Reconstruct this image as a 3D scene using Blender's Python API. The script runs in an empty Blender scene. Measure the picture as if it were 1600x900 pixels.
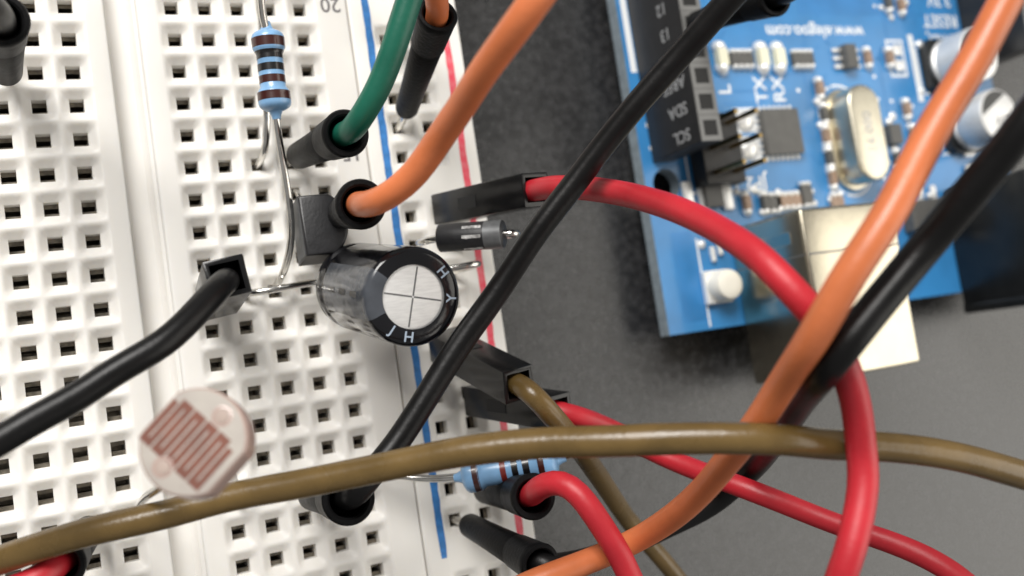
import bpy, bmesh, math, random
from mathutils import Vector, Matrix
random.seed(7)
S = 0.001                      # everything below is measured in millimetres, built in metres
sc = bpy.context.scene
col = sc.collection

# ------------------------------------------------------------------ camera
F = 1596.47                                                     # focal length in pixels of the 1600 px wide picture
CAM = Vector((-13.148, -31.306, 79.059))                        # mm, breadboard top is z = 0
RX = Vector((0.894278, -0.149538, 0.421788))                    # right
DY = Vector((-0.102989, -0.985991, -0.131209))                  # down
FZ = Vector((0.435500, 0.073898, -0.897150))                    # forward
cam_d = bpy.data.cameras.new('camera')
cam = bpy.data.objects.new('camera', cam_d); col.objects.link(cam)
cam.matrix_world = Matrix(((RX.x, -DY.x, -FZ.x, CAM.x*S), (RX.y, -DY.y, -FZ.y, CAM.y*S), (RX.z, -DY.z, -FZ.z, CAM.z*S), (0, 0, 0, 1)))
cam_d.sensor_width = 36; cam_d.lens = 36*F/1600
cam_d.clip_start = 0.002; cam_d.clip_end = 20
cam_d.dof.use_dof = True; cam_d.dof.focus_distance = 0.0695; cam_d.dof.aperture_fstop = 38; cam_d.dof.aperture_blades = 0
sc.camera = cam

# ------------------------------------------------------------------ room light and lamps
w = bpy.data.worlds.new('World'); sc.world = w; w.use_nodes = True
w.node_tree.nodes['Background'].inputs[0].default_value = (1.0, 0.985, 0.96, 1)
w.node_tree.nodes['Background'].inputs[1].default_value = 0.25
def area(name, loc, target, sx, sy, power, color):
    l = bpy.data.lights.new(name, 'AREA'); l.shape = 'RECTANGLE'; l.size = sx; l.size_y = sy; l.energy = power; l.color = color
    o = bpy.data.objects.new(name, l); col.objects.link(o); o.location = loc
    o.rotation_euler = (Vector(target)-Vector(loc)).to_track_quat('-Z', 'Y').to_euler()
    return o
area('window_light', (-0.24, 0.36, 0.44), (0.0, -0.01, 0), 0.34, 0.30, 5.3, (1.0, 0.975, 0.94))
area('ceiling_light', (1.50, -0.42, 1.20), (0.06, -0.03, 0), 1.9, 1.7, 21.0, (1.0, 0.96, 0.88))
sc.view_settings.view_transform = 'Standard'; sc.view_settings.look = 'None'
sc.view_settings.exposure = 0.15; sc.view_settings.gamma = 1.0; sc.view_settings.use_curve_mapping = False
sc.cycles.use_denoising = True
sc.cycles.max_bounces = 8

# ------------------------------------------------------------------ where a picture point lies at a given depth or height
def PD(x, y, d): return CAM + RX*((x-800)/F*d) + DY*((y-450)/F*d) + FZ*d
def PZ(x, y, z):
    v = RX*((x-800)/F) + DY*((y-450)/F) + FZ
    return CAM + v*((z-CAM.z)/v.z)

# ------------------------------------------------------------------ materials
def mat(name, color, rough=0.5, metal=0.0, var=0.0, vscale=0.3, bump=0.0, bscale=1.0, color2=None, spec=0.5, sss=0.0, coat=0.0, stretch=None, rvar=0.0):
    m = bpy.data.materials.new(name); m.use_nodes = True
    nt = m.node_tree; b = nt.nodes['Principled BSDF']
    b.inputs['Base Color'].default_value = (*color, 1)
    b.inputs['Roughness'].default_value = rough; b.inputs['Metallic'].default_value = metal
    b.inputs['Specular IOR Level'].default_value = spec
    if coat: b.inputs['Coat Weight'].default_value = coat; b.inputs['Coat Roughness'].default_value = 0.07
    if sss:
        b.inputs['Subsurface Weight'].default_value = sss; b.inputs['Subsurface Radius'].default_value = (1, .9, .7)
        b.inputs['Subsurface Scale'].default_value = 0.0009
    tc = nt.nodes.new('ShaderNodeTexCoord'); src = tc.outputs['Object']
    if stretch:
        mp = nt.nodes.new('ShaderNodeMapping'); mp.inputs['Scale'].default_value = stretch
        nt.links.new(src, mp.inputs[0]); src = mp.outputs[0]
    if var or color2:
        n = nt.nodes.new('ShaderNodeTexNoise'); n.inputs['Scale'].default_value = 1000*vscale; n.inputs['Detail'].default_value = 6
        nt.links.new(src, n.inputs['Vector'])
        r = nt.nodes.new('ShaderNodeValToRGB'); c2 = color2 or tuple(c*(1-var) for c in color)
        r.color_ramp.elements[0].position = 0.36; r.color_ramp.elements[1].position = 0.64
        r.color_ramp.elements[0].color = (*c2, 1); r.color_ramp.elements[1].color = (*color, 1)
        nt.links.new(n.outputs['Fac'], r.inputs[0]); nt.links.new(r.outputs[0], b.inputs['Base Color'])
        if rvar:
            mr = nt.nodes.new('ShaderNodeMapRange'); mr.inputs[3].default_value = rough-rvar; mr.inputs[4].default_value = rough+rvar
            nt.links.new(n.outputs['Fac'], mr.inputs[0]); nt.links.new(mr.outputs[0], b.inputs['Roughness'])
    if bump:
        n2 = nt.nodes.new('ShaderNodeTexNoise'); n2.inputs['Scale'].default_value = 1000*bscale; n2.inputs['Detail'].default_value = 5
        nt.links.new(src, n2.inputs['Vector'])
        bp = nt.nodes.new('ShaderNodeBump'); bp.inputs['Strength'].default_value = bump; bp.inputs['Distance'].default_value = 0.0002
        nt.links.new(n2.outputs['Fac'], bp.inputs['Height']); nt.links.new(bp.outputs[0], b.inputs['Normal'])
    return m
M = dict(
    table=mat('table_laminate', (.034, .034, .035), .25, var=.55, vscale=1.1, bump=.24, bscale=6, spec=.75, rvar=.16),
    white=mat('white_abs', (.80, .778, .738), .42, var=.07, vscale=.12, bump=.04, bscale=3, sss=.3),
    clip=mat('contact_metal', (.30, .27, .22), .4, 1.0, var=.5, vscale=1.5),
    foam=mat('foam_tape', (.75, .73, .68), .9),
    blue_ink=mat('blue_ink', (.035, .19, .50), .5, var=.3, vscale=1.6), red_ink=mat('red_ink', (.72, .05, .09), .5, vscale=1.6, color2=(.74, .16, .19)),
    grey_ink=mat('grey_ink', (.16, .15, .15), .6),
    black=mat('black_sleeve', (.0065, .0065, .007), .44, var=.3, vscale=.9, bump=.2, bscale=4, rvar=.1, spec=.10),
    black_in=mat('black_bore', (.006, .006, .006), .6),
    housing=mat('black_housing', (.006, .006, .0065), .24, spec=.42, var=.3, vscale=.6, bump=.05, bscale=2, rvar=.07),
    w_black=mat('black_pvc', (.0055, .0053, .0055), .36, spec=.26, var=.3, vscale=.5, bump=.08, bscale=2.5, rvar=.08),
    w_green=mat('green_pvc', (.0065, .125, .078), .40, var=.2, vscale=.25, bump=.10, bscale=2.5, rvar=.10),
    w_orange=mat('orange_pvc', (.66, .185, .066), .38, var=.20, vscale=.25, bump=.10, bscale=2.5, rvar=.12),
    w_red=mat('red_pvc', (.52, .018, .030), .44, var=.20, vscale=.25, bump=.10, bscale=2.5, rvar=.12),
    w_brown=mat('brown_pvc', (.150, .094, .030), .28, var=.28, vscale=.3, bump=.12, bscale=2.5, rvar=.12),
    tin=mat('tinned_wire', (.78, .76, .72), .17, 1.0, var=.2, vscale=.9),
    res=mat('resistor_blue', (.22, .42, .68), .33, var=.18, vscale=.7, coat=.3),
    b_brown=mat('band_brown', (.042, .008, .006), .3, coat=.5), b_black=mat('band_black', (.005, .0045, .005), .3, coat=.5), b_red=mat('band_red', (.16, .016, .012), .3, coat=.3),
    epoxy=mat('black_epoxy', (.020, .020, .022), .42, var=.35, vscale=1.6, bump=.10, bscale=5),
    can=mat('aluminium', (.90, .90, .89), .55, .8, var=.10, vscale=1.2, bump=.06, bscale=6, stretch=(1, 6, 1)),
    sleeve=mat('capacitor_sleeve', (.007, .007, .009), .13, var=.2, vscale=.5, bump=.16, bscale=.5),
    stripe=mat('sleeve_stripe', (.07, .077, .09), .17, var=.3, vscale=.6, bump=.30, bscale=.6),
    score=mat('score_mark', (.12, .12, .12), .6),
    pale_ink=mat('pale_ink', (.34, .41, .50), .45),
    ceramic=mat('pale_ceramic', (.37, .335, .295), .45, var=.1, vscale=.5, coat=.3, color2=(.30, .265, .235)),
    resin=mat('clear_resin_edge', (.42, .30, .26), .22, var=.15, coat=.5),
    serp=mat('cadmium_track', (.16, .036, .013), .55, var=.3, vscale=1.0),
    copper=mat('copper_dot', (.36, .28, .24), .6, .0),
    diode_band=mat('silver_band', (.17, .175, .18), .36, .3, var=.25, vscale=1.5),
    dark_print=mat('worn_print', (.66, .65, .64), .5, var=.7, vscale=2.5),
    pcb=mat('blue_solder_mask', (.040, .232, .53), .28, var=.22, vscale=.16, bump=.06, bscale=.8, coat=.3),
    pcb_dark=mat('blue_mask_copper', (.034, .205, .49), .28, var=.15, vscale=.3),
    fr4=mat('board_edge', (.23, .28, .32), .7, var=.25, vscale=1.2),
    silk=mat('white_silkscreen', (.80, .82, .83), .55),
    solder=mat('solder', (.90, .90, .88), .32, .4, bump=.2, bscale=3),
    chip=mat('chip_grey', (.10, .098, .092), .45, var=.15, vscale=.8),
    head=mat('header_black', (.016, .016, .017), .42, var=.25, vscale=.7),
    label_grey=mat('header_label_print', (.33, .34, .35), .6),
    face_grey=mat('grey_flat_face', (.085, .09, .095), .5, var=.35, vscale=3.0, bump=.12, bscale=6),  # transistor's flat side, a lighter mottled grey than its epoxy body
    head_top=mat('header_rim', (.16, .16, .155), .5),
    pin=mat('brass_pin', (.36, .26, .12), .3, 1.0, var=.3, vscale=1.2),
    usb=mat('tin_plate', (.62, .565, .445), .22, 1.0, var=.06, vscale=.5, bump=.03, bscale=1.0),
    crystal=mat('crystal_can', (.72, .67, .54), .36, 1.0, var=.08, vscale=.9, bump=.08, bscale=2),
    led=mat('led_body', (.80, .78, .60), .35, var=.1),
    tan=mat('capacitor_tan', (.36, .25, .18), .45, var=.25, vscale=2),
    cap_white=mat('button_white', (.80, .77, .68), .35),
    jack=mat('jack_black', (.011, .012, .013), .30, var=.3, vscale=.5),
    jack_rib=mat('jack_rib_grey', (.10, .10, .10), .4),
)

# ------------------------------------------------------------------ object helpers
ORG = {}
def origin(p):
    while p is not None and p.name not in ORG: p = p.parent
    return ORG[p.name] if p is not None else Vector((0, 0, 0))
def tag(o, label, cat, group=None):
    o['label'] = label; o['category'] = cat
    if group: o['group'] = group
def thing(name, base, label, cat, group=None):
    o = bpy.data.objects.new(name, None); o.empty_display_size = .002; col.objects.link(o)
    o.location = Vector(base)*S; ORG[o.name] = Vector(base); tag(o, label, cat, group); return o
def obj(name, geo, m, parent=None, smooth=False, label=None):
    vs, fs = geo[0], geo[1]
    og = origin(parent)
    me = bpy.data.meshes.new(name)
    me.from_pydata([((v[0]-og.x)*S, (v[1]-og.y)*S, (v[2]-og.z)*S) for v in vs], [], fs)
    me.validate()
    o = bpy.data.objects.new(name, me); col.objects.link(o); o.parent = parent
    for mm in (m if isinstance(m, (list, tuple)) else [m]): me.materials.append(mm)
    if len(geo) > 2 and geo[2]:
        for p, i in zip(me.polygons, geo[2]): p.material_index = i
    if smooth is True: me.polygons.foreach_set('use_smooth', [True]*len(me.polygons))
    elif smooth:
        me.polygons.foreach_set('use_smooth', [True]*len(me.polygons))
        me.set_sharp_from_angle(angle=math.radians(smooth))
    if label: o['label'] = label
    return o
def join(*gs):
    V, Fc = [], []
    for g in gs:
        k = len(V); V += [tuple(v) for v in g[0]]; Fc += [tuple(i+k for i in f) for f in g[1]]
    return V, Fc
def basis(axis, ref=(0, 0, 1)):
    a = Vector(axis).normalized(); r = Vector(ref)
    if abs(a.dot(r.normalized())) > .98: r = Vector((1, 0, 0)) if abs(a.x) < .9 else Vector((0, 1, 0))
    u = (r-a*r.dot(a)).normalized(); v = a.cross(u)
    return a, u, v
def box(c, sx, sy, sz, ax=None, bevel=0.0, seg=2):
    """box centred at c; ax = (X, Y, Z) unit vectors"""
    X, Y, Z = ax or (Vector((1, 0, 0)), Vector((0, 1, 0)), Vector((0, 0, 1)))
    bm = bmesh.new(); bmesh.ops.create_cube(bm, size=1)
    for v in bm.verts: v.co = Vector((v.co.x*sx, v.co.y*sy, v.co.z*sz))
    if bevel: bmesh.ops.bevel(bm, geom=list(bm.edges), offset=bevel, segments=seg, profile=.5, affect='EDGES')
    bm.verts.index_update()
    c = Vector(c)
    vs = [c+X*v.co.x+Y*v.co.y+Z*v.co.z for v in bm.verts]; fs = [tuple(v.index for v in f.verts) for f in bm.faces]
    bm.free(); return vs, fs
def lathe(p0, axis, prof, n=28, ref=(0, 0, 1), close0=True, close1=True):
    """prof: list of (distance along axis, radius)"""
    a, u, v = basis(axis, ref); p0 = Vector(p0); vs, fs = [], []
    for t, r in prof:
        for k in range(n):
            an = 2*math.pi*k/n; vs.append(p0+a*t+u*(r*math.cos(an))+v*(r*math.sin(an)))
    for i in range(len(prof)-1):
        for k in range(n):
            k2 = (k+1) % n; fs.append((i*n+k, i*n+k2, (i+1)*n+k2, (i+1)*n+k))
    if close0: fs.append(tuple(range(n-1, -1, -1)))
    if close1: fs.append(tuple((len(prof)-1)*n+k for k in range(n)))
    return vs, fs
def spline(P, step=.7):
    P = [Vector(p) for p in P]; Q = [P[0]*2-P[1]]+P+[P[-1]*2-P[-2]]; out = []
    for i in range(1, len(Q)-2):
        a, b, c, d = Q[i-1:i+3]
        t0 = 0.; t1 = t0+max(1e-3, (b-a).length)**.5; t2 = t1+max(1e-3, (c-b).length)**.5; t3 = t2+max(1e-3, (d-c).length)**.5
        n = max(2, int((c-b).length/step))
        for k in range(n):
            t = t1+(t2-t1)*k/n
            A1 = a*((t1-t)/(t1-t0))+b*((t-t0)/(t1-t0)); A2 = b*((t2-t)/(t2-t1))+c*((t-t1)/(t2-t1)); A3 = c*((t3-t)/(t3-t2))+d*((t-t2)/(t3-t2))
            B1 = A1*((t2-t)/(t2-t0))+A2*((t-t0)/(t2-t0)); B2 = A2*((t3-t)/(t3-t1))+A3*((t-t1)/(t3-t1))
            out.append(B1*((t2-t)/(t2-t1))+B2*((t-t1)/(t2-t1)))
    out.append(P[-1]); return out
def smooth_path(P, it=2):
    P = [p.copy() for p in P]
    for _ in range(it):
        Q = [p.copy() for p in P]
        for i in range(1, len(P)-1): Q[i] = (P[i-1]+P[i]*2+P[i+1])/4
        P = Q
    return P
def tube(P, r, n=18, step=.7, wob=0.0, it=3):
    P = smooth_path(spline(P, step), it); vs, fs = [], []
    t = (P[1]-P[0]).normalized(); _, u, v = basis(t, (.3, .5, .8))
    for i, p in enumerate(P):
        t = (P[min(i+1, len(P)-1)]-P[max(i-1, 0)]).normalized()
        u = (u-t*u.dot(t)).normalized(); v = t.cross(u)
        rr = r*(1+wob*math.sin(i*.37+P[0].x)*.6+wob*math.sin(i*.11)) if wob else r
        for k in range(n):
            a = 2*math.pi*k/n; vs.append(p+u*(rr*math.cos(a))+v*(rr*math.sin(a)))
    for i in range(len(P)-1):
        for k in range(n):
            k2 = (k+1) % n; fs.append((i*n+k, i*n+k2, (i+1)*n+k2, (i+1)*n+k))
    fs.append(tuple(range(n-1, -1, -1))); fs.append(tuple((len(P)-1)*n+k for k in range(n)))
    return vs, fs
def prism(outline, c, X, Y, Z, h, bevel=0.0):
    """outline of (a, b) in the X/Y plane at c, raised by h along Z"""
    bm = bmesh.new(); vv = [bm.verts.new((a, b, 0)) for a, b in outline]; f = bm.faces.new(vv)
    r = bmesh.ops.extrude_face_region(bm, geom=[f])
    for v in [e for e in r['geom'] if isinstance(e, bmesh.types.BMVert)]: v.co.z += h
    bmesh.ops.recalc_face_normals(bm, faces=list(bm.faces))
    if bevel:
        ed = [e for e in bm.edges if abs(e.verts[0].co.z-h) < 1e-6 and abs(e.verts[1].co.z-h) < 1e-6]
        bmesh.ops.bevel(bm, geom=ed, offset=bevel, segments=3, profile=.5, affect='EDGES')
    bm.verts.index_update(); c = Vector(c)
    vs = [c+X*v.co.x+Y*v.co.y+Z*v.co.z for v in bm.verts]; fs = [tuple(v.index for v in f.verts) for f in bm.faces]
    bm.free(); return vs, fs
def text(name, s, pos, right, up, size, m, parent, thick=.02):
    c = bpy.data.curves.new(name, 'FONT'); c.body = s; c.size = size*S; c.align_x = 'CENTER'; c.align_y = 'CENTER'; c.extrude = thick*S
    c.resolution_u = 3; c.offset = size*S*.012
    c.materials.append(m)
    R = Vector(right).normalized(); U = Vector(up); U = (U-R*U.dot(R)).normalized(); N = R.cross(U)
    p = (Vector(pos)-origin(parent))*S
    tmp = bpy.data.objects.new(name, c)
    me = bpy.data.meshes.new_from_object(tmp); bpy.data.objects.remove(tmp); me.name = name
    me.transform(Matrix(((R.x, U.x, N.x, p.x), (R.y, U.y, N.y, p.y), (R.z, U.z, N.z, p.z), (0, 0, 0, 1))))
    o = bpy.data.objects.new(name, me); col.objects.link(o); o.parent = parent
    return o
EX, EY, EZ = Vector((1, 0, 0)), Vector((0, 1, 0)), Vector((0, 0, 1))
def hole(c, r, z=0.0):
    x = {6.77: 17.23, 7.87: 19.97}.get(c, c*2.54)
    return Vector((x, -r*2.54, z))

# ------------------------------------------------------------------ the table
TZ = -10.2
tb = obj('table_top', box((150, 60, TZ-9), 1300, 1000, 18, bevel=1.5), M['table'])
tb['kind'] = 'structure'; tb['label'] = 'dark grey speckled laminate table top'

# ------------------------------------------------------------------ breadboard
bb = thing('breadboard', (-3.81, -11, TZ), 'white solderless breadboard with square holes and blue and red rail lines', 'breadboard')
Y0, Y1 = -52.0, 30.0                                            # ends of the board
ROWS = range(-10, 20)
RING = [(1.27, 0.0, 99), (1.18, -.016, 16), (1.07, -.075, 9), (.95, -.19, 7), (.82, -.33, 7), (.69, -.46, 9), (.58, -.56, 16), (.51, -.63, 99)]
PER = []
for sx, sy, dx, dy in ((-1, -1, 1, 0), (1, -1, 0, 1), (1, 1, -1, 0), (-1, 1, 0, -1)):
    for k in range(4): PER.append((sx+dx*k*.5, sy+dy*k*.5))
NP = len(PER)
def tile(cx, cy):
    vs, fs = [], []
    for h, z, p in RING:
        for x, y in PER:
            f = 1.0 if p > 50 else 1/((abs(x)**p+abs(y)**p)**(1/p)); vs.append((cx+x*f*h, cy+y*f*h, z))
    for i in range(len(RING)-1):
        for k in range(NP):
            k2 = (k+1) % NP; fs.append((i*NP+k, i*NP+k2, (i+1)*NP+k2, (i+1)*NP+k))
    n = len(vs); h = RING[-1][0]                               # the shaft, with verts of its own so the lip stays sharp
    for z in (RING[-1][1], -3.6):
        for sx, sy in ((-1, -1), (1, -1), (1, 1), (-1, 1)): vs.append((cx+sx*h, cy+sy*h, z))
    for k in range(4):
        k2 = (k+1) % 4; fs.append((n+k, n+k2, n+4+k2, n+4+k))
    return vs, fs
def quad(x0, x1, y0, y1, z): return [(x0, y0, z), (x1, y0, z), (x1, y1, z), (x0, y1, z)], [(0, 1, 2, 3)]
def strip(cols, rows, x0, x1):
    """a moulded strip of holes from x0 to x1: tiles, flat borders, rounded outer lips and side walls"""
    gs = []; c0, c1 = cols[0], cols[-1]
    mids = [(cols[i]+cols[i+1])/2 for i in range(len(cols)-1)]
    lo = [c0-1.27]+mids; hi = mids+[c1+1.27]
    for r in range(-11, 21):
        y = -r*2.54
        if r in rows:
            for c, a, b in zip(cols, lo, hi):
                t = tile(c, y); vs = list(t[0])
                for k in range(NP): vs[k] = (c+(PER[k][0]*(b-c) if PER[k][0] > 0 else PER[k][0]*(c-a)), vs[k][1], 0)
                gs.append((vs, t[1]))
        else: gs.append(quad(c0-1.27, c1+1.27, max(Y0+.25, y-1.27), min(Y1-.25, y+1.27), 0)) if y+1.27 > Y0+.25 and y-1.27 < Y1-.25 else None
    r0 = 0.22
    gs.append(quad(x0+r0, c0-1.27, Y0+.25, Y1-.25, 0)); gs.append(quad(c1+1.27, x1-r0, Y0+.25, Y1-.25, 0))
    for s, xe in ((-1, x0), (1, x1)):                          # rounded lip, then wall down
        pr = [(xe-s*r0, 0), (xe-s*r0*.5, -.035), (xe-s*r0*.13, -.12), (xe, -r0-.03), (xe, TZ+1.2)]
        vs = []; fs = []
        for x, z in pr: vs += [(x, Y0+.25, z), (x, Y1-.25, z)]
        for i in range(len(pr)-1): fs.append((2*i, 2*i+2, 2*i+3, 2*i+1) if s > 0 else (2*i, 2*i+1, 2*i+3, 2*i+2))
        gs.append((vs, fs))
    for s, ye in ((-1, Y0), (1, Y1)):
        y = ye-s*.25
        gs.append(([(x0, y, 0 if False else -.02), (x1, y, -.02), (x1, ye, -.25), (x0, ye, -.25), (x1, ye, TZ+1.2), (x0, ye, TZ+1.2)], [(0, 1, 2, 3), (3, 2, 4, 5)]))
    V, Fc = join(*gs)
    bm = bmesh.new(); bv = [bm.verts.new(v) for v in V]
    for f in Fc:
        try: bm.faces.new([bv[i] for i in f])
        except ValueError: pass
    # merge only the tile rims so that the lattice shades as one rounded surface
    bmesh.ops.remove_doubles(bm, verts=[v for v in bm.verts if v.co.z > -.01], dist=.004)
    bmesh.ops.recalc_face_normals(bm, faces=list(bm.faces)) if False else None
    bm.verts.index_update(); g = ([v.co.copy() for v in bm.verts], [tuple(v.index for v in f.verts) for f in bm.faces]); bm.free()
    return g
GL, GR = -4.95, -2.68                                           # the centre trough
cr = [2.54*c for c in range(0, 5)]; cl = [2.54*c for c in range(-7, -2)]
tr = obj('terminal_strip', strip(cr, set(ROWS), GR, 14.0), M['white'], bb, smooth=50)
tl = obj('terminal_strip', strip(cl, set(ROWS), -21.62, GL), M['white'], bb, smooth=50)
RAILROWS = {r for r in ROWS if r % 6}
rr = obj('power_rail', strip([17.23, 19.97], RAILROWS, 14.10, 23.95), M['white'], bb, smooth=50)
rl = obj('power_rail', strip([-27.6, -24.86], RAILROWS, -31.57, -21.72), M['white'], bb, smooth=50)
# trough floor: a shallow rounded channel with a small step on the right
pr = [(GL, -.2), (GL+.02, -1.15), (GL+.25, -1.38), (-3.9, -1.45), (-3.35, -1.38), (-3.05, -1.05), (-2.95, -.55), (-2.72, -.42), (GR, -.3)]
vs = []; fs = []
for x, z in pr: vs += [(x, Y0, z), (x, Y1, z)]
for i in range(len(pr)-1): fs.append((2*i, 2*i+2, 2*i+3, 2*i+1))
obj('trough', (vs, fs), M['white'], bb, smooth=40)
obj('backing', box((-3.81, (Y0+Y1)/2, TZ+.62), 55.2, Y1-Y0-.6, 1.2), M['foam'], bb)
for r in ROWS:                                                  # five-hole spring contacts seen down the holes
    for x in (5.08, -12.7):
        g = join(box((x, -r*2.54-.36, -2.6), 12.0, .34, 2.2), box((x, -r*2.54+.36, -2.6), 12.0, .34, 2.2), box((x, -r*2.54, -3.75), 12.0, 1.0, .2))
        obj('contact_clip', g, M['clip'], bb)
for x in (17.23, 19.97, -27.6, -24.86):
    g = join(box((x-.36, -11, -2.6), .34, 76, 2.2), box((x+.36, -11, -2.6), .34, 76, 2.2), box((x, -11, -3.75), 1.0, 76, .2))
    obj('contact_clip', g, M['clip'], bb)
def ink_line(x, m, name):
    vs = []; fs = []; n = 90; y = -45.9
    for i in range(n+1):
        yy = y+(Y1-6-y)*i/n; j = random.uniform(-.035, .035); ww = .31+random.uniform(-.03, .03)
        if i == 0: ww *= .8
        vs += [(x+j-ww, yy, .006), (x+j+ww, yy, .006)]
    for i in range(n): fs.append((2*i, 2*i+1, 2*i+3, 2*i+2))
    obj(name, (vs, fs), m, bb)
ink_line(15.62, M['blue_ink'], 'blue_line'); ink_line(22.55, M['red_ink'], 'red_line')
ink_line(-23.2, M['blue_ink'], 'blue_line'); ink_line(-30.2, M['red_ink'], 'red_line')
text('row_number', '20', PZ(516, 7, 0)+EZ*.006, -EX, -EY, 1.75, M['grey_ink'], bb, .004)
text('row_number', '15', PZ(549, 239, 0)+EZ*.006, -EX, -EY, 1.75, M['grey_ink'], bb, .004)

# ------------------------------------------------------------------ jumper wires
WR = .81
def plug(parent, base, end, holept, scale=1.0):
    """round moulded plug from base to its open end, with its pin into holept"""
    base, end = Vector(base), Vector(end); L = (end-base).length; k = scale
    prof = [(0, .55*k), (.12, .92*k), (.5, 1.06*k), (L*.35, 1.16*k), (L*.69, 1.32*k), (L*.70, 1.27*k), (L*.715, 1.27*k), (L*.725, 1.42*k), (L-.6, 1.58*k), (L-.15, 1.63*k), (L, 1.53*k), (L+.02, 1.30*k), (L-.1, 1.16*k), (L-3.5, 1.0*k)]
    p = obj('plug', lathe(base, end-base, prof, 36, close1=True), M['black'], parent, smooth=40)
    a = (base-Vector(holept)); 
    obj('pin', tube([base+(end-base).normalized()*.6, base, Vector(holept)+Vector((0, 0, -.3)), Vector(holept)+Vector((0, 0, -2.4))], .32, 10, .5, it=1), M['tin'], parent, smooth=True)
    return p
def housing(parent, base, end, holept, ref=(1, 0, 0), hw=1.25):
    """square crimp housing, hollow at its open end, with latch slot and pin"""
    base, end = Vector(base), Vector(end); L = (end-base).length
    a, u, v = basis(end-base, ref); bm = bmesh.new()
    def ring(t, h): return [bm.verts.new((sx*h, sy*h, t)) for sx, sy in ((-1, -1), (1, -1), (1, 1), (-1, 1))]
    R = [ring(0, hw*.93), ring(.25, hw), ring(L, hw), ring(L, hw*.74), ring(L-5, hw*.70)]
    for i in range(4):
        for k in range(4): bm.faces.new((R[i][k], R[i][(k+1) % 4], R[i+1][(k+1) % 4], R[i+1][k]))
    bm.faces.new(R[0][::-1]); bm.faces.new(R[4])
    ed = [e for e in bm.edges if (abs(e.verts[0].co.x) > hw*.9 and abs(e.verts[1].co.x) > hw*.9)]
    bmesh.ops.bevel(bm, geom=ed, offset=.08, segments=2, profile=.5, affect='EDGES')
    bm.verts.index_update(); vs = [base+u*q.co.x+v*q.co.y+a*q.co.z for q in bm.verts]; fs = [tuple(x.index for x in f.verts) for f in bm.faces]; bm.free()
    p = obj('housing', (vs, fs), M['housing'], parent, smooth=35)
    for sgn in (1,):
        obj('latch_slot', box(base+a*(L*.42)+v*(hw*sgn), .95, .10, 2.4, (u, v, a)), M['black_in'], p)
    obj('pin', tube([base+a*.5, base, Vector(holept)+EZ*-.3, Vector(holept)+EZ*-2.4], .32, 10, .5, it=1), M['tin'], parent, smooth=True)
    obj('crimp', box(end-a*3.4+u*.2, 1.0, .9, 2.2, (u, v, a), .15), M['tin'], parent, smooth=30)
    return p
def wire(parent, pts, m, r=WR):
    P = [PD(*p) if not isinstance(p, Vector) else p for p in pts]
    return obj('insulation', tube([p+Vector((random.uniform(-.10, .10), random.uniform(-.10, .10), random.uniform(-.10, .10))) for p in P], r, 22, .6, .016, it=4), M[m], parent, smooth=True)
GW = 'jumper wires plugged into the breadboard'
def jumper(label, h, base_dx=(0, 0)):
    return thing('jumper_wire', h, label, 'jumper wire', GW)

# green
h = hole(3, 5); j = jumper('green jumper wire rising from a round black plug beside the resistor', h)
e = PD(541, 208, 68.6); plug(j, PZ(466, 244, 1.3), e, h)
ax = (e-PZ(466, 244, 1.3)).normalized()
wire(j, [e-ax*3, e-ax*.6, (551, 200, 66.6), (568, 177, 65.8), (588, 143, 65.3), (607, 100, 65), (625, 47, 64.6), (642, 0, 64.4), (668, -80, 64), (690, -170, 66)], 'w_green')
# orange, in front of the black three-legged transistor
h = hole(4, 7); j = jumper('orange jumper wire curving up from a round plug between transistor and green wire', h)
b = h+Vector((0, .1, 1.2)); e = PD(564, 319, 65.0); plug(j, b, e, h)
ax = (e-b).normalized()
wire(j, [e-ax*3, e-ax*.8, (566, 321, 63.6), (585, 315, 61.4), (612, 301, 60.3), (642, 277, 59.6), (687, 214, 58), (723, 161, 55.5), (760, 110, 53.2), (800, 54, 51), (838, 0, 50), (885, -72, 50), (950, -170, 52)], 'w_orange')
# orange at the top edge, standing in the power rail
h = hole(6.77, 4); j = jumper('orange jumper wire end in a black plug standing upright on the power rail', h)
b = PZ(634, 174, 1.3); e = PD(684, 22, 72.6); plug(j, b, e, h, .90)
ax = (e-b).normalized()
wire(j, [e-ax*3, e, (682, -5, 70.8), (676, -60, 69), (668, -140, 69)], 'w_orange')
# plug half hidden behind the green wire
h = hole(6.77, 1); j = jumper('black plug mostly hidden behind the green wire at the top edge', h)
b = h+Vector((.4, 0, 1.3)); e = b+Vector((-1.6, 1.2, 12.5)); plug(j, b, e, h, .95)
wire(j, [e-EZ*3, e, e+Vector((0, 1, 5)), e+Vector((1, 8, 12))], 'w_black')
# black, crossing the whole middle of the picture
h = hole(2, 15); j = jumper('long black jumper wire crossing diagonally from a round plug past the capacitor', h)
b = PZ(487, 774, 1.3); e = PD(545, 779, 64.6); plug(j, b, e, h, 1.05)
ax = (e-b).normalized()
wire(j, [e-ax*3, e-ax*1.2, (556, 770, 63.6), (580, 742, 64), (610, 704, 64.6), (656, 636, 65.3), (716, 540, 65.8), (774, 459, 66), (833, 369, 66), (900, 285, 66), (940, 232, 65.5), (990, 168, 65), (1069, 77, 64), (1141, 0, 62.5), (1230, -95, 61)], 'w_black')
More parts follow.
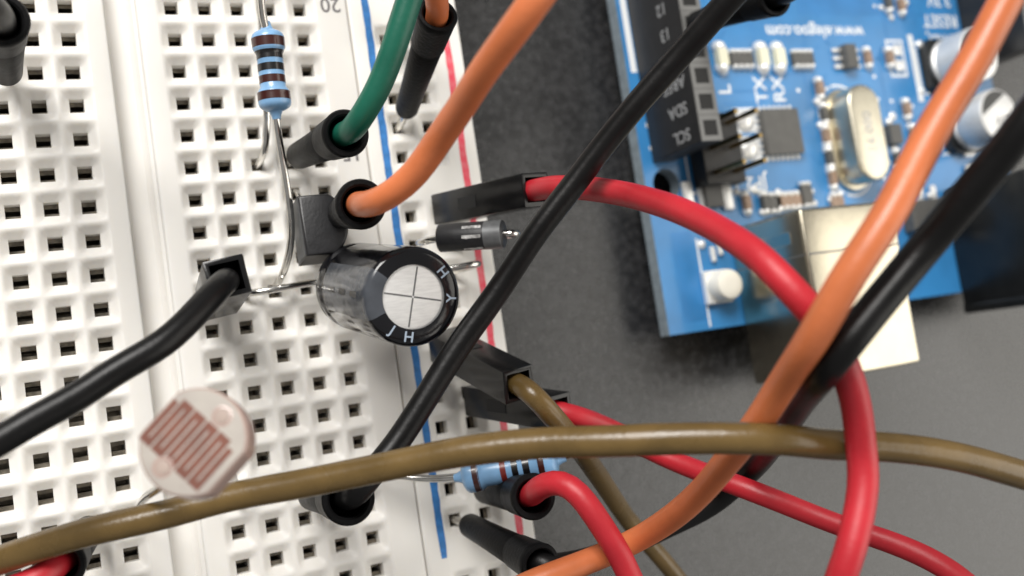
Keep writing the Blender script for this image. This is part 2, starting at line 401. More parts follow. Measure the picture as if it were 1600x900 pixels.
# red in a square housing, looping over on the right
h = hole(7.87, 7); j = jumper('red jumper wire looping from a square black housing beside the diode', h)
b = PZ(694, 327, 1.3); e = PD(838, 296, 75.0); housing(j, b, e, h, (0, 1, .2))
ax = (e-b).normalized()
wire(j, [e-ax*3.5, e-ax*.6, (866, 291, 72.3), (912, 292, 69.8), (980, 304, 66), (1060, 327, 60.8), (1124, 356, 56.8), (1187, 402, 53.6), (1231, 444, 52.4), (1267, 481, 52.2), (1300, 532, 52.8), (1322, 580, 53.4), (1338, 638, 54.2), (1346, 700, 55), (1348, 758, 55), (1342, 811, 54.5), (1331, 856, 54), (1317, 900, 54), (1280, 1000, 56)], 'w_red')
# black at the left in a square housing
h = hole(0, 9); j = jumper('black jumper wire leaving the left edge from an open square housing', h)
b = h+Vector((.2, -.5, 1.2)); e = PD(355, 433, 63.6); housing(j, b, e, h, (1, .12, 0))
ax = (e-b).normalized()
wire(j, [e-ax*3.2, e-ax*1.0, (346, 446, 61.6), (312, 487, 59.5), (256, 535, 57.6), (180, 582, 56.4), (120, 619, 55.4), (60, 652, 54.4), (0, 686, 53.4), (-100, 745, 52.5)], 'w_black', .80)
# thin brown one from an open square housing on the rail
h = hole(6.77, 11); j = jumper('short brown jumper wire leaving an open square housing on the power rail', h)
b = PZ(690, 537, 1.3); e = PD(811, 601, 72.6); housing(j, b, e, h, (1, .1, 0), 1.22)
ax = (e-b).normalized()
wire(j, [e-ax*3.5, e-ax*.8, (826, 609, 71.4), (852, 636, 71.8), (890, 681, 74), (935, 744, 79.5), (985, 815, 84.5), (1040, 880, 88), (1085, 940, 90), (1140, 1020, 92)], 'w_brown', .78)
# red from the second square housing
h = hole(7.87, 13); j = jumper('red jumper wire from the square housing just below the brown one', h)
b = PZ(742, 622, 1.3); e = PD(874, 642, 75.8); housing(j, b, e, h, (0, 1, .3), 1.22)
ax = (e-b).normalized()
wire(j, [e-ax*3.5, e-ax*.5, (905, 650, 76.6), (960, 674, 78.6), (1020, 705, 78.6), (1069, 728, 77.4), (1144, 757, 74.6), (1200, 778, 73.5), (1256, 799, 73), (1309, 819, 72), (1364, 837, 71), (1433, 864, 69.5), (1491, 897, 68.5), (1570, 965, 68)], 'w_red', .78)
# red from a round plug at the bottom
h = hole(7.87, 16); j = jumper('short red jumper wire bending down from a round plug below the brown wire', h)
b = PZ(757, 766, 1.3); e = PD(834, 776, 71.0); plug(j, b, e, h)
ax = (e-b).normalized()
wire(j, [e-ax*3, e-ax*.9, (842, 765, 69.4), (864, 750, 68.2), (891, 757, 67.4), (914, 785, 67), (938, 820, 66.9), (960, 852, 66.9), (982, 895, 67), (1012, 965, 67)], 'w_red')
# black one running below the orange
h = hole(6.77, 17); j = jumper('black jumper wire from the lowest round plug running beneath the long orange wire', h)
b = PZ(731, 819, 1.3); e = PD(845, 882, 70.6); plug(j, b, e, h, .90)
ax = (e-b).normalized()
wire(j, [e-ax*3, e-ax*1.2, (857, 884, 70.8), (880, 883, 72.4), (915, 878, 74.6), (975, 855, 77.2), (1047, 820, 78.4), (1110, 788, 78.2), (1165, 741, 76.4), (1208, 688, 69), (1254, 623, 58.5), (1304, 560, 50.8), (1373, 475, 50.6), (1450, 382, 50.6), (1516, 297, 49), (1568, 234, 48), (1620, 172, 47), (1720, 55, 47)], 'w_black', .87)
# long orange
j = jumper('long orange jumper wire sweeping from bottom centre to the upper right corner', PD(830, 903, 67))
wire(j, [(690, 975, 68), (760, 943, 67), (830, 911, 67), (900, 884, 67.8), (984, 851, 69.2), (1047, 807, 66), (1100, 762, 62), (1135, 722, 59.2), (1184, 660, 56.6), (1220, 602, 53.8), (1269, 527, 50.0), (1328, 430, 48.8), (1385, 341, 48.8), (1461, 206, 49.6), (1526, 86, 49.8), (1550, 40, 49.8), (1575, -8, 50), (1625, -110, 51)], 'w_orange', .83)
# long brown
j = jumper('long olive brown jumper wire spanning the picture from left edge to right edge', PD(0, 878, 61))
wire(j, [(-150, 935, 64), (0, 876, 61), (132, 834, 60), (260, 802, 60.3), (360, 779, 60.3), (480, 752, 60), (600, 728, 59), (720, 707, 58), (840, 694, 57), (960, 688.5, 56), (1078, 687, 55.2), (1211, 689, 55.2), (1300, 693, 56.6), (1367, 698, 57.6), (1482, 713, 59), (1600, 740, 61), (1750, 790, 65)], 'w_brown', .87)
# red corner plug
h = hole(-4, 15); j = jumper('red jumper wire in a round plug at the lower left corner', h)
b = h+Vector((0, 0, 1.4)); e = PD(92, 884, 61.5); plug(j, b, e, h, .95)
ax = (e-b).normalized()
wire(j, [e-ax*3, e-ax*1.0, (72, 901, 60.8), (40, 913, 60.8), (0, 928, 60.8), (-70, 945, 60)], 'w_red', .80)
# top left corner plug
h = hole(-5, 2); j = jumper('black round plug in the upper left corner of the breadboard', h)
b = PZ(10, 114, 1.3); e = PD(1, 30, 60.5); plug(j, b, e, h)
ax = (e-b).normalized()
wire(j, [e-ax*3, e-ax*.5, (-5, 20, 58), (-40, -15, 55), (-120, -90, 52)], 'w_black')

# ------------------------------------------------------------------ resistors
def resistor(label, a, b, leads, bands, D=2.35):
    a, b = Vector(a), Vector(b); r = D/2; L = (b-a).length
    t = thing('resistor', (a+b)/2-EZ*3, label, 'resistor', 'resistors on the breadboard')
    def rad(s):                                               # bulged ends, slimmer waist
        e = min(s, L-s)
        if e < .55: return r*math.sqrt(max(.02, 1-((.55-e)/.6)**2))
        if e < 1.35: return r*(1-.02*(e-.55))
        if e < 1.75: return r*(1-.21*(e-1.35)/.4)
        return r*.79
    cuts = sorted(set([0.0, .08, .2, .35, .55, .9, 1.35, 1.5, 1.75, L/2, L-1.75, L-1.5, L-1.35, L-.9, L-.55, L-.35, L-.2, L-.08, L]))
    n_ = (b-a).normalized()
    obj('body', lathe(a, n_, [(s, rad(s)) for s in cuts], 32), M['res'], t, smooth=60)
    for c, wd, m in bands:
        c *= L; ss = [c-wd/2+wd*i/6 for i in range(7)]
        obj('colour_band', lathe(a, n_, [(ss[0], rad(ss[0])-.01)]+[(s, rad(s)+.022) for s in ss]+[(ss[-1], rad(ss[-1])-.01)], 32, close0=False, close1=False), M[m], t, smooth=60)
    for p in leads:
        obj('lead', tube([PD(*q) if not isinstance(q, Vector) else q for q in p], .285, 12, .4, it=3), M['tin'], t, smooth=True)
        q0 = PD(*p[0]); s = -1 if (q0-a).length < (q0-b).length else 1
        end = a if s < 0 else b
        obj('lead_collar', lathe(end-n_*s*.1, n_*s, [(0, .55), (.18, .46), (.4, .36), (.7, .29)], 20), M['res'], t, smooth=60)
    return t
resistor('blue banded resistor lying parallel to the hole columns near the top', PD(417, 47, 74), PD(431, 174, 74),
    [[(430, 168, 74), (432, 190, 74), (435, 215, 74.4), (442, 255, 75), (452, 318, 75.2), (455, 368, 75.8), (450, 404, 77), (441, 430, 78.2), hole(2, 9, -.2)+Vector((0, .3, 0)), hole(2, 9, -2)],
     [(418, 55, 74), (411, 30, 73.6), (408, 0, 73.2), (404, -38, 73), (400, -70, 74), (401, -62, 76.5), (404, -20, 77.6), (410, 50, 78.4), (415, 140, 78.6), (417, 195, 78.7), (414, 232, 79.2), hole(2, 5, -.2), hole(2, 5, -2)]],
    [(.165, .68, 'b_brown'), (.315, .58, 'b_black'), (.47, .52, 'b_black'), (.615, .54, 'b_brown'), (.82, .60, 'b_brown')])
resistor('blue banded resistor half covered by the long brown wire', PD(722, 745, 76), PD(872, 717, 75.4),
    [[(732, 743, 76), (705, 746, 76.2), (670, 748, 76.8), (635, 745, 77.2), (600, 738, 77.4), (578, 734, 77.8), hole(4, 15, -.2), hole(4, 15, -2)],
     [(862, 719, 75.5), (884, 713, 76), (892, 706, 77.5), (840, 701, 80.5), hole(7.87, 15, .1), hole(7.87, 15, -2)]],
    [(.16, .48, 'b_brown'), (.44, .42, 'b_red'), (.56, .46, 'b_black'), (.675, .50, 'b_black'), (.83, .46, 'b_brown')], 2.62)

# ------------------------------------------------------------------ electrolytic capacitor
cb, ct = PD(558, 447, 76.2), PD(646, 464, 65.0)
cap = thing('electrolytic_capacitor', cb, 'large black electrolytic capacitor with a scored silver top', 'capacitor')
ax, cu, cv = basis(ct-cb, RX); L = (ct-cb).length; R = 3.24
prof = [(-.02, R*.62), (0, R*.86), (.12, R*.955), (.45, R), (1.3, R), (1.6, R*.975), (1.85, R*.965), (2.1, R*.975), (2.4, R), (L-.55, R), (L-.2, R*.985), (L-.02, R*.93), (L+.06, R*.86), (L+.05, R*.64)]
obj('sleeve', lathe(cb, ax, prof, 64, RX, close1=False), M['sleeve'], cap, smooth=60)
top = obj('top', lathe(ct+ax*-.3, ax, [(0, R*.70), (.16, R*.69), (.22, R*.60), (.22, R*.05)], 48, RX), M['can'], cap, smooth=25)
for an in (.14, .14+math.pi/2):
    d = (RX*math.cos(an)+DY*math.sin(an)); d = (d-ax*d.dot(ax)).normalized(); pz = ax.cross(d)
    for s in (-.62, .62):
        k = R*.62
        obj('score_groove', box(ct+ax*-.082+d*(k*.5*(1 if s > 0 else -1)), k*.94, .11, .02, (d, pz, ax)), M['score'], top)
# pale stripe with dashes, wrapped over the shoulder on the left
def wrap(a0, a1, prof_, lift, m, name, parent, n=14):
    vs, fs = [], []
    for t, r in prof_:
        for k in range(n+1):
            an = a0+(a1-a0)*k/n; vs.append(cb+ax*(t+(lift if t > L-.1 else 0))+cu*((r+lift)*math.cos(an))+cv*((r+lift)*math.sin(an)))
    for i in range(len(prof_)-1):
        for k in range(n): q = i*(n+1)+k; fs.append((q, q+1, q+n+2, q+n+1))
    return obj(name, (vs, fs), m, parent, smooth=60)
A0 = math.pi-.62; A1 = math.pi+.46
SP = [p for p in prof if p[0] > 2.6]
SP = [(2.6, R), (5, R), (8, R)]+[p for p in prof if p[0] >= L-.6]
st = wrap(A0, A1, SP, .015, M['stripe'], 'polarity_stripe', cap)
for t in (4.0, 6.6, 9.2):
    wrap(math.pi-.10, math.pi+.02, [(t, R), (t+1.5, R)], .03, M['sleeve'], 'minus_mark', st, 4)
def rim_text(s, deg, rr=.79, size=.95):
    an = math.radians(deg); d = RX*math.cos(an)+DY*math.sin(an); d = (d-ax*d.dot(ax)).normalized()
    tt = ax.cross(d)
    text('rim_letter', s, ct+ax*.085+d*(R*rr), tt, -d, size, M['pale_ink'], cap, .01)
rim_text('H', -36, .79); rim_text('Y', 3, .80); rim_text('H', 97, .80); rim_text('J', 127, .78, .9)
hA = hole(1, 9); hB = hole(7.87, 9)
obj('lead', tube([cb-cu*1.2+ax*.3, cb-cu*1.25-ax*.6, PD(505, 440, 79.4), PD(480, 443, 79.2), PD(440, 450, 78.2), PD(400, 457, 77.6), hA+EZ*.3, hA-EZ*.6, hA-EZ*2], .28, 12, .4), M['tin'], cap, smooth=True)
obj('lead', tube([cb+cu*1.2+ax*.3, cb+cu*1.3-ax*.5, PD(640, 428, 81.5), PD(715, 418, 81.2), PD(742, 412.5, 81.6), PD(748, 412, 82.2), PD(744, 413.5, 83), hB+EZ*.5, hB-EZ*2], .28, 12, .35, it=2), M['tin'], cap, smooth=True)

# ------------------------------------------------------------------ transistor (flat faced, three legs)
tc_ = PZ(487, 372, 3.0)
tr_ = thing('transistor', hole(3, 7), 'small flat faced black transistor between the capacitor and the orange plug', 'transistor')
out = []
for k in range(15):
    an = math.radians(-62+124*k/14); out.append((2.25*math.cos(an)*1.0-.2, 2.3*math.sin(an)/math.sin(math.radians(62))*.98))
out += [(-1.35, 2.25), (-1.35, -2.25)]
az = (EZ-EX*.10+EY*.03).normalized(); axx = (EX-az*EX.dot(az)).normalized(); ayy = az.cross(axx)
tbase = PZ(460, 371, 2.6)+axx*1.36
obj('body', prism(out, tbase, axx, ayy, az, 4.3, .22), M['epoxy'], tr_, smooth=35)
obj('flat_face', box(tbase-axx*1.36+az*2.1, .04, 4.2, 3.9, (axx, ayy, az)), M['face_grey'], tr_)
for k in (-1, 0, 1):
    p = tbase+ayy*(k*1.2)+az*.3; q = hole(3, 7.3-k)
    q = hole(3, 7-k)
    obj('leg', tube([p, p-az*1.2, q+EZ*.4, q-EZ*2], .22, 8, .4), M['tin'], tr_, smooth=True)

# ------------------------------------------------------------------ diode
da, db = PD(686, 372.5, 78.4), PD(788, 365.5, 77.2)
di = thing('diode', (da+db)/2-EZ*4, 'black cylindrical diode with a silver band under the square housing', 'diode')
n_ = (db-da).normalized(); L = (db-da).length; r = 1.08
obj('body', lathe(da, n_, [(0, r*.86), (.07, r*.97), (.16, r), (L-.16, r), (L-.07, r*.97), (L, r*.86)], 36), M['epoxy'], di, smooth=40)
obj('cathode_band', lathe(da, n_, [(L-1.45, r-.02), (L-1.45, r+.02), (L-.12, r+.02), (L-.10, r-.02)], 36, close0=False, close1=False), M['diode_band'], di, smooth=40)
_, du, dv = basis(n_, (0, 1, 0)); up = (-FZ+n_*FZ.dot(n_)).normalized(); sd = n_.cross(up)
def on_diode(s, ang, t, size, name):                          # print on the barrel, bent round it
    o = text(name, s, da+n_*t+up*(r+.012), sd, -n_, size, M['dark_print'], di, .006)
    og = origin(di); c0 = da-og
    for v in o.data.vertices:
        p = v.co/S-c0; tt = p.dot(n_); x = p.dot(sd); hgt = p.dot(up); a2 = x/r+ang
        v.co = (c0+n_*tt+(up*math.cos(a2)+sd*math.sin(a2))*hgt)*S
    return o
on_diode('1N', .12, L-2.25, 2.1, 'type_print')
obj('lead', tube([da+n_*.2, da-n_*.4, PD(668, 376, 78.9), PD(656, 379, 80.5), hole(6.77, 8, .3), hole(6.77, 8, -2)], .30, 12, .35), M['tin'], di, smooth=True)
obj('lead', tube([db-n_*.2, db+n_*.3, PD(803, 365, 77.0), PD(808, 364.8, 77.8), PD(797, 367, 79.5), hole(7.87, 8, .3), hole(7.87, 8, -2)], .30, 12, .35, it=2), M['tin'], di, smooth=True)

# ------------------------------------------------------------------ photoresistor
lc = PD(301, 690, 47.8)
ldr = thing('photoresistor', hole(-2.2, 15), 'round photoresistor disc with brown zigzag track standing on tall leads', 'photoresistor')
nz = (-FZ*.95+RX*-.06+DY*-.30).normalized()
sdir = RX*.61+DY*-.79; sdir = (sdir-nz*sdir.dot(nz)).normalized(); pdir = nz.cross(sdir)     # track direction, across
out = []
for k in range(96):
    an = 2*math.pi*k/96; x, y = 2.60*math.cos(an), 2.60*math.sin(an); out.append((x, max(-2.28, min(2.28, y))))
obj('disc', prism(out, lc-nz*1.3, sdir, pdir, nz, 1.3, .16), [M['resin']], ldr, smooth=40)
inn = [(x*.955, y*.955) for x, y in out]
obj('face', prism(inn, lc+nz*-.02, sdir, pdir, nz, .03), M['ceramic'], ldr)
tk = []; ns = 10; pitch = .405; hl = 1.16; wd = .19
for i in range(ns):
    y = (i-(ns-1)/2)*pitch-.16
    tk.append((y, hl*(1.0 if i not in (0, ns-1) else .9)))
gs = []
sg = 1 if pdir.dot(DY) > 0 else -1
for i, (y, q) in enumerate(tk):
    sh = -.16+.04*i*0
    gs.append(box(lc+nz*.018+pdir*(y*sg)+sdir*sh, 2*q, wd*2*.8, .02, (sdir, pdir, nz)))
    if i < ns-1:
        s = -1 if i % 2 == 0 else 1
        gs.append(box(lc+nz*.020+pdir*((y+pitch/2)*sg)+sdir*(s*hl+sh), wd*1.9, pitch+wd*1.6, .02, (sdir, pdir, nz)))
obj('zigzag_track', join(*gs), M['serp'], ldr)
for s, k in ((1, -.15), (-1, .15)):
    p = lc+sdir*(1.74*s)+pdir*(sg*.25*s)
    d = obj('lead_dot', lathe(p+nz*.0, nz, [(0, .34), (.05, .34), (.07, .24)], 24), M['copper'], ldr, smooth=40)
    obj('dot_ring', lathe(p+nz*.0, nz, [(.0, .52), (.03, .50), (.035, .40), (.0, .36)], 24, close0=False, close1=False), M['resin'], d)
    hh = hole(-3, 15) if s < 0 else hole(0, 15)
    q = p-nz*1.3
    obj('lead', tube([p-nz*1.0, q-nz*.4, q-nz*1.5-EZ*3+(sdir*.4*s), (q+hh)/2-EZ*1, hh+EZ*1.5, hh-EZ*2], .25, 10, .6), M['tin'], ldr, smooth=True)

# ------------------------------------------------------------------ microcontroller board
BX, BY, BZ = 44.8, -30.8, -6.31
mb = thing('microcontroller_board', (BX+25, BY+34, TZ), 'blue microcontroller circuit board lying beside the breadboard', 'circuit board')
def U(u, v, h=0.0): return Vector((BX+v, BY+u, BZ+h))          # u away from the USB edge, v across, h above the board
# board with its mounting hole
bm = bmesh.new()
def pcb_mesh():
    hx, hy, hr = 2.54, 15.24, 1.62; n = 32
    X0, X1, Yb, Yt = 0, 53.3, 0, 68.6
    sq = 3.0
    vs, fs = [], []
    ring = [(hx+hr*math.cos(2*math.pi*k/n+math.pi/4), hy+hr*math.sin(2*math.pi*k/n+math.pi/4)) for k in range(n)]
    def sqpt(k):
        a = 2*math.pi*k/n+math.pi/4; c, s = math.cos(a), math.sin(a); m = max(abs(c), abs(s)); return (hx+c/m*2.4, hy+s/m*sq if False else hy+s/m*2.4)
    outer = [sqpt(k) for k in range(n)]
    for z in (0, -1.6):
        vs += [(x, y, z) for x, y in ring]+[(x, y, z) for x, y in outer]
    for k in range(n):
        k2 = (k+1) % n
        fs.append((k, n+k, n+k2, k2)); fs.append((2*n+k, 2*n+k2, 3*n+k2, 3*n+k)); fs.append((k, k2, 2*n+k2, 2*n+k))
    o = len(vs)
    def sheet(x0, x1, y0, y1):
        q = len(vs)
        for z in (0, -1.6): vs.extend([(x0, y0, z), (x1, y0, z), (x1, y1, z), (x0, y1, z)])
        fs.append((q, q+1, q+2, q+3)); fs.append((q+7, q+6, q+5, q+4))
    a0, a1, b0, b1 = hx-2.4, hx+2.4, hy-2.4, hy+2.4
    sheet(0, a0, 0, Yt); sheet(a0, a1, 0, b0); sheet(a0, a1, b1, Yt); sheet(a1, X1, 0, Yt)
    q = len(vs)
    for z in (0, -1.6): vs.extend([(0, 0, z), (X1, 0, z), (X1, Yt, z), (0, Yt, z)])
    nf = len(fs)
    for k in range(4): fs.append((q+k, q+4+k, q+4+(k+1) % 4, q+(k+1) % 4))
    mi = [0]*nf+[1]*4
    for i in range(n): mi[3*i+2] = 1
    return [(BX+x, BY+y, BZ+z) for x, y, z in vs], fs, mi
pb = obj('board', pcb_mesh(), [M['pcb'], M['fr4']], mb)
def flat(name, u0, u1, v0, v1, h, m, parent=None): return obj(name, box(U((u0+u1)/2, (v0+v1)/2, h/2), v1-v0, u1-u0, h), m, parent or pb)
def outline(name, u0, u1, v0, v1, t=.22):
    g = join(box(U(u0, (v0+v1)/2, .012), v1-v0+t, t, .02), box(U(u1, (v0+v1)/2, .012), v1-v0+t, t, .02), box(U((u0+u1)/2, v0, .0125), t, u1-u0-t, .02), box(U((u0+u1)/2, v1, .0125), t, u1-u0-t, .02))
    return obj(name, g, M['silk'], pb)
# header sockets
def header(u0, n, v, name, labels=None, side=-1):
    t = obj(name, box(U(u0+(n-1)*1.27, v, 4.25), 2.5, n*2.54, 8.4, bevel=.06), M['head'], mb)
    for i in range(n):
        c = U(u0+i*2.54, v, 8.5)
        fr = join(*[box(c+EX*dx+EY*dy, sx, sy, .10) for dx, dy, sx, sy in ((-1.0, 0, .42, 2.5), (1.0, 0, .42, 2.5), (0, -1.0, 1.58, .5), (0, 1.0, 1.58, .5))])
        obj('socket_rim', fr, M['head_top'], t)
        obj('socket_hole', box(c-EZ*.03, 1.5, 1.48, .06), M['black_in'], t)
        if labels and i < len(labels):
            text('pin_label', labels[i], U(u0+i*2.54, v-1.25-.02, 5.6), -EZ, -EY, 1.65, M['label_grey'], t, .008)
    return t
header(18.796, 10, 2.54, 'digital_header', ['SCL', 'SDA', 'AREF', 'GND', '13', '12', '11', '10', '9', '8'])
header(27.94, 8, 50.8, 'power_header')
text('silkscreen_text', 'IOREF', U(30.5, 46.2, .02), -EX, -EY, 2.2, M['silk'], pb, .01)
text('silkscreen_text', 'RESET', U(33.0, 46.2, .02), -EX, -EY, 2.2, M['silk'], pb, .01)
text('silkscreen_text', '3.3V', U(35.6, 46.6, .02), -EX, -EY, 2.2, M['silk'], pb, .01)
text('silkscreen_text', 'www.elegoo.com', U(31.5, 26.1, .02), -EX, -EY, 2.05, M['silk'], pb, .012)
text('silkscreen_text', 'L', U(25.0, 12.0, .02), EY, -EX, 2.3, M['silk'], pb, .012)
text('silkscreen_text', 'TX', U(24.9, 16.8, .02), EY, -EX, 2.3, M['silk'], pb, .012)
text('silkscreen_text', 'RX', U(24.9, 19.3, .02), EY, -EX, 2.3, M['silk'], pb, .012)
text('silkscreen_text', 'JP2', U(14.7, 14.0, .02), -EX, -EY, 2.3, M['silk'], pb, .012)
flat('silkscreen_bar', 27.0, 44, .5, 1.2, .02, M['silk'])
for p in ((1012, 196), (1018, 232)):
    q = PZ(*p, BZ); obj('via', lathe(q, EZ, [(0, .3), (.05, .28)], 14), M['solder'], pb)
flat('copper_area', 1.0, 10.2, 2.0, 4.6, .012, M['pcb_dark']); flat('copper_area', 1.2, 6.3, 2.6, 4.9, .020, M['pcb_dark'])
flat('copper_area', 33.5, 44, 24, 42, .012, M['pcb_dark'])

# small parts soldered to the board
def blob(c, r, h=None):
    h = h or r*.9; return lathe(c, EZ, [(0, r), (h*.35, r*.93), (h*.7, r*.66), (h*.93, r*.3), (h, r*.02)], 14)
def chip2(px, py, m, lu=1.7, lv=.85, h=.7, name='chip_component', along='u'):
    """two-ended surface-mount part with solder at both ends, at a picture point of the board"""
    c = PZ(px, py, BZ); d = EY if along == 'u' else EX; s = EX if along == 'u' else EY
    o = obj(name, box(c+EZ*(h/2+.03), lv if along == 'u' else lu, lu if along == 'u' else lv, h, bevel=.06), m, mb)
    for k in (-1, 1):
        obj('solder_joint', join(blob(c+d*(k*(lu/2+.2)), lv*.66, h*1.25)), M['solder'], o, smooth=True)
    return o
for px in (1123, 1187, 1213): chip2(px, 92, M['led'], 1.9, 1.25, .9, 'indicator_led')
def array(px, py, n, lv, lu, m):
    c = PZ(px, py, BZ); o = obj('resistor_array', box(c+EZ*.3, lv, lu, .55, bevel=.06), m, mb)
    for i in range(n):
        for k in (-1, 1):
            obj('solder_joint', blob(c+EX*((i-(n-1)/2)*lv/n)+EY*(k*(lu/2+.1)), lv/n*.50, .85), M['solder'], o, smooth=True)
array(1156, 94, 4, 3.0, 1.5, M['chip']); array(1251, 94, 4, 3.0, 1.5, M['chip']); array(1228, 315, 4, 3.4, 1.3, M['tan'])
array(1207, 318, 2, 1.6, 1.6, M['chip']); array(1305, 318, 2, 1.7, 1.6, M['tan']); array(1257, 305, 2, 1.4, 2.2, M['chip'])
for px, py, m in ((1352, 92, 'tan'), (1386, 92, 'tan'), (1277, 140, 'tan'), (1284, 180, 'chip'), (1287, 214, 'tan'), (1292, 248, 'chip'), (1297, 280, 'tan'), (1413, 172, 'tan'), (1163, 318, 'tan'), (1191, 318, 'chip'), (1424, 212, 'tan'), (1398, 250, 'chip'), (1404, 10, 'tan'), (1384, 6, 'chip')):
    chip2(px, py, M[m], 1.5, .8, .75)
for px, py in ((1072, 304), (1096, 309), (1120, 305), (1134, 310)):
    c = PZ(px, py, BZ); obj('solder_pad', box(c+EZ*.25, 1.2, 2.6, .5, bevel=.18), M['solder'], mb, smooth=40)
c = PZ(1108, 308, BZ); obj('chip_component', box(c+EZ*.5, 2.2, 2.4, 1.0, bevel=.06), M['chip'], mb)
# six-leg chip
c = PZ(1320, 92, BZ); o = obj('six_leg_chip', box(c+EZ*.65, 1.6, 2.8, 1.1, bevel=.08), M['chip'], mb)
for k in (-1, 0, 1):
    for s in (-1, 1): obj('chip_leg', box(c+EX*(s*1.35)+EY*(k*.95)+EZ*.2, 1.2, .5, .3, bevel=.1), M['solder'], o, smooth=30)
# square interface chip
c = U(20.0, 18.1, 0); o = obj('interface_chip', box(c+EZ*.5, 5.0, 5.0, .9, bevel=.06), M['chip'], mb)
for k in range(7):
    t = -2.1+k*.7
    for d, q in ((EX, EY), (EY, EX)):
        for s in (-1, 1): obj('chip_leg', box(c+d*(s*2.75)+q*t+EZ*.12, .55 if d is EX else .34, .34 if d is EX else .55, .22, bevel=.06), M['solder'], o)
# six pin programming header
ob = obj('pin_header', box(U(18.2, 8.4, 1.2), 5.0, 7.4, 2.3, bevel=.12), M['head'], mb)
for i in range(3):
    for k in range(2):
        p = U(15.7+i*2.54, 7.15+k*2.54, 2.3)
        obj('header_pin', box(p+EZ*2.3, .5, .5, 4.8, bevel=.08), M['pin'], ob)
outline('silkscreen_frame', 14.1, 22.3, 5.4, 11.4)
for px, py, rr_ in ((1161, 188, 1.25), (1168, 232, 1.3)):
    q = PZ(px, py, BZ)
    obj('solder_pad', box(q+EZ*.03+EX*.3, 3.0, 2.7, .05, bevel=.02), M['silk'], mb); obj('solder_joint', blob(q+EZ*.05, rr_, .8), M['solder'], mb, smooth=True)
# crystal
def stadium(L, W, n=14):
    r = W/2; q = L/2-r; o_ = []
    for k in range(n+1): a = -math.pi/2+math.pi*k/n; o_.append((r*math.cos(a), q+r*math.sin(a)) if False else (q+r*math.cos(a), r*math.sin(a)))
    for k in range(n+1): a = math.pi/2+math.pi*k/n; o_.append((-q+r*math.cos(a), r*math.sin(a)))
    return o_
cx = U(18.8, 27.6, 0); crt = obj('crystal', prism(stadium(10.8, 4.6), cx+EZ*.55, EY, -EX, EZ, 3.2, .35), M['crystal'], mb, smooth=40)
obj('crystal_flange', prism(stadium(11.6, 5.3), cx+EZ*.12, EY, -EX, EZ, .45, .1), M['crystal'], crt, smooth=40)
so, si = stadium(13.0, 6.6), stadium(12.5, 6.1); n = len(so)
obj('silkscreen_frame', ([cx+EY*a-EX*b+EZ*.012 for a, b in so]+[cx+EY*a-EX*b+EZ*.012 for a, b in si], [(k, (k+1) % n, n+(k+1) % n, n+k) for k in range(n)]), M['silk'], pb)
text('crystal_print', '16.000', cx+EZ*3.76, EY, -EX, 1.7, M['dark_print'], crt, .004)
c = PZ(1391, 212, BZ); o = obj('chip_component', box(c+EZ*.5, 1.8, 2.3, 1.0, bevel=.06), M['chip'], mb)
for k in (-1, 1): obj('solder_joint', blob(c+EY*(k*1.6), .5, .6), M['solder'], o, smooth=True)
outline('silkscreen_frame', 26.2, 30.4, 36.6, 39.0, .3)
c = U(28.3, 37.8); 
for k in (-1, 1): obj('solder_pad', box(c+EY*(k*.95)+EZ*.2, 1.3, 1.3, .35, bevel=.12), M['solder'], mb, smooth=40)
flat('silkscreen_bar', 23.0, 31.2, 40.2, 41.0, .02, M['silk'])
# vias, traces and further solder dots
for px, py in ((1190, 332), (1266, 300), (1272, 318), (1298, 312), (1432, 316), (1450, 306), (1462, 322), (1545, 262), (1588, 300), (1394, 182), (1401, 240), (1440, 142), (1436, 70), (1275, 160), (1280, 196), (1290, 232), (1300, 262), (1420, 198), (1428, 228), (1095, 382), (1112, 395), (1126, 372), (1150, 300), (1178, 296), (1215, 300), (1246, 330), (1376, 12), (1392, 28), (1415, 4)):
    obj('solder_joint', blob(PZ(px, py, BZ), random.uniform(.34, .58), random.uniform(.3, .6)), M['solder'], mb, smooth=True)
for k in range(70):
    u, v = random.uniform(9.5, 42), random.uniform(12, 46)
    obj('via', lathe(U(u, v, 0), EZ, [(0, .24), (.03, .22)], 8), M['pcb_dark'] if k % 3 else M['solder'], pb)
for k in range(34):
    u, v = random.uniform(10, 40), random.uniform(11, 40); ln = random.uniform(2.5, 9); d = random.choice((EX, EY))
    q = random.choice((-1, 1)); p = U(u, v, .006); e_ = p+d*ln; o_ = EY if d is EX else EX
    g = join(box((p+e_)/2, ln if d is EX else .26, .26 if d is EX else ln, .016), box(e_+(d+o_*q)*.6, 1.75, .26, .015, ((d+o_*q).normalized(), EZ.cross((d+o_*q).normalized()), EZ)))
    obj('trace', g, M['pcb_dark'], pb)
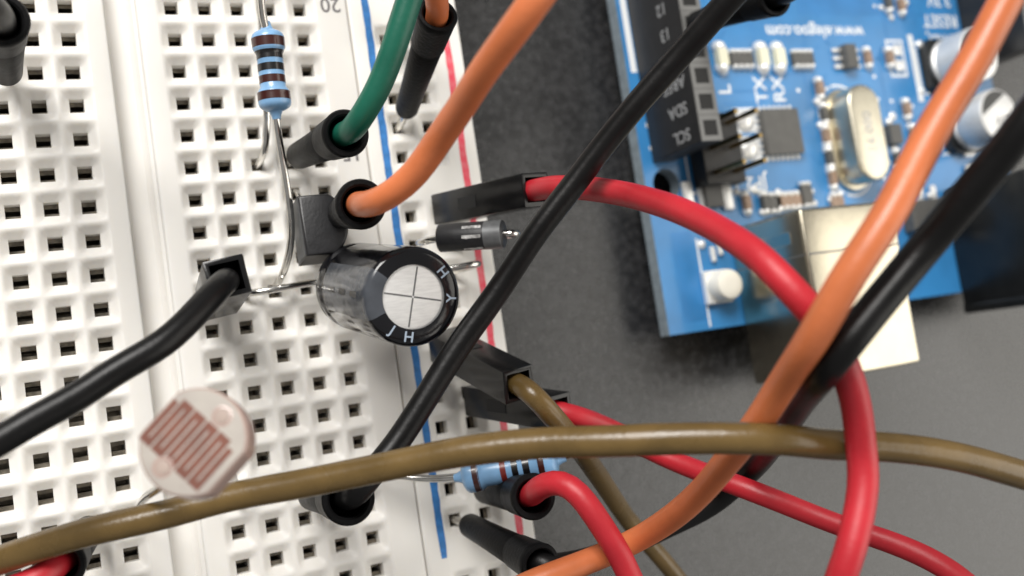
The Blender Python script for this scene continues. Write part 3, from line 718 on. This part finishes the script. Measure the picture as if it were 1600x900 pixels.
# two can capacitors
for (u, v) in ((27.0, 44.8), (19.6, 46.2)):
    c = U(u, v); ba = obj('can_capacitor', lathe(c+EZ*1.0, EZ, [(0, 2.9), (.3, 3.05), (.6, 3.1), (.8, 2.85), (1.0, 2.85), (1.2, 3.12), (4.3, 3.15), (4.55, 3.05), (4.65, 2.85)], 40), M['can'], mb, smooth=40)
    obj('can_base', prism([(-3.3, -2.4), (-2.4, -3.3), (3.3, -3.3), (3.3, 3.3), (-2.4, 3.3), (-3.3, 2.4)], c, EX, EY, EZ, 1.1, .1), M['jack'], ba)
    half = [(2.85*math.cos(math.radians(a)), 2.85*math.sin(math.radians(a))) for a in range(60, 181, 8)]
    obj('can_mark', prism(half, c+EZ*5.655, EX, EY, EZ, .012), M['jack'], ba)
    text('can_print', '25V', c+EZ*5.665+Vector((.5, -.7, 0)), -EX, -EY, 1.7, M['grey_ink'], ba, .004)
    g = join(box(c+Vector((-3.75, 0, .012)), .25, 5.0, .02), box(c+Vector((-3.1, 3.1, .0125)), 1.6, .25, .02), box(c+Vector((-3.1, -3.1, .0125)), 1.6, .25, .02)); obj('silkscreen_frame', g, M['silk'], pb)
# regulator
c = PZ(1440, 338, BZ); rg = obj('regulator', box(c+EZ*.9, 6.4, 3.5, 1.6, bevel=.12), M['chip'], mb)
for k in (-1, 0, 1): obj('regulator_leg', box(c+EX*(k*2.2)+EY*2.6+EZ*.3, .8, 1.8, .4, bevel=.15), M['solder'], rg, smooth=30)
obj('regulator_tab', box(c-EY*2.5+EZ*.3, 3.0, 1.6, .4, bevel=.15), M['solder'], rg, smooth=30)
# USB socket: folded tin plate, mirror-like
us = obj('usb_socket', box(U(1.85, 15.3, 5.55), 12.05, 16.3, 11.0, bevel=.35, seg=3), M['usb'], mb, smooth=35)
obj('seam', box(U(5.6, 15.3, 11.06), 11.6, .17, .015), M['score'], us)
obj('seam', box(U(5.6, 9.265, 5.5), .015, .12, 10.6), M['score'], us)
for u, h_ in ((7.5, 6.2), (1.2, 6.2)): obj('spring_tab', box(U(u, 9.24, h_), .05, 1.2, 6.0, bevel=.02), M['usb'], us)
# reset button
bt = obj('reset_button', box(U(4.2, 6.35, .4), 3.2, 3.4, .7, bevel=.12), M['solder'], mb)
obj('button_cap', lathe(U(4.2, 6.4, .7), EZ, [(0, 1.55), (1.7, 1.55), (1.95, 1.45), (2.1, 1.15), (2.15, .6)], 32), M['cap_white'], bt, smooth=40)
g = join(box(U(7.6, 6.6, .3), .5, 1.6, .5, bevel=.15), box(U(8.2, 7.6, .3), .5, 1.6, .5, bevel=.15)); obj('solder_pad', g, M['solder'], mb)
flat('silkscreen_bar', .3, 9.4, 4.95, 5.15, .02, M['silk'])
# power jack
jk = obj('power_jack', box(U(5.2, 45.7, 5.5), 9.0, 14.0, 10.9, bevel=.3), M['jack'], mb, smooth=35)
obj('jack_rib', box(U(4.6, 43.4, 11.05), .35, 9.5, .25), M['jack_rib'], jk)
obj('jack_front', box(U(-2.0, 45.7, 5.6), 9.0, 1.2, 11.4, bevel=.25), M['jack'], jk)
for u in (14.5, 16.4): obj('solder_pad', box(U(u, 46.5, .3), 2.0, .9, .5, bevel=.2), M['solder'], mb)
# solder tails under the board
for i in range(10): obj('solder_tail', lathe(U(18.796+2.54*i, 2.54, -1.6), -EZ, [(0, .9), (.5, .55), (2.1, .35)], 10), M['solder'], mb, smooth=True)
for i in range(8): obj('solder_tail', lathe(U(27.94+2.54*i, 50.8, -1.6), -EZ, [(0, .9), (.5, .55), (2.1, .35)], 10), M['solder'], mb, smooth=True)
for u, v in ((5, 9.5), (5, 21), (2, 45.7), (8, 45.7)): obj('solder_tail', lathe(U(u, v, -1.6), -EZ, [(0, 1.0), (.5, .8), (2.2, .6)], 12), M['solder'], mb, smooth=True)

# black jumper pushed into the digital header
h = U(28.956, 2.54, 8.5)
j = thing('jumper_wire', h, 'black round plug leaning out of the circuit board socket at the top edge', 'jumper wire', GW)
b = h+EZ*.15; e = PD(1222, -8, 84.5)
plug(j, b, b+(e-b).normalized()*13.0, h)
a_ = (e-b).normalized(); e = b+a_*13
wire(j, [e-a_*3, e-a_*.5, e+a_*2.5, e+a_*6+EY*2, e+a_*12+EY*9, e+a_*16+EY*24], 'w_black')
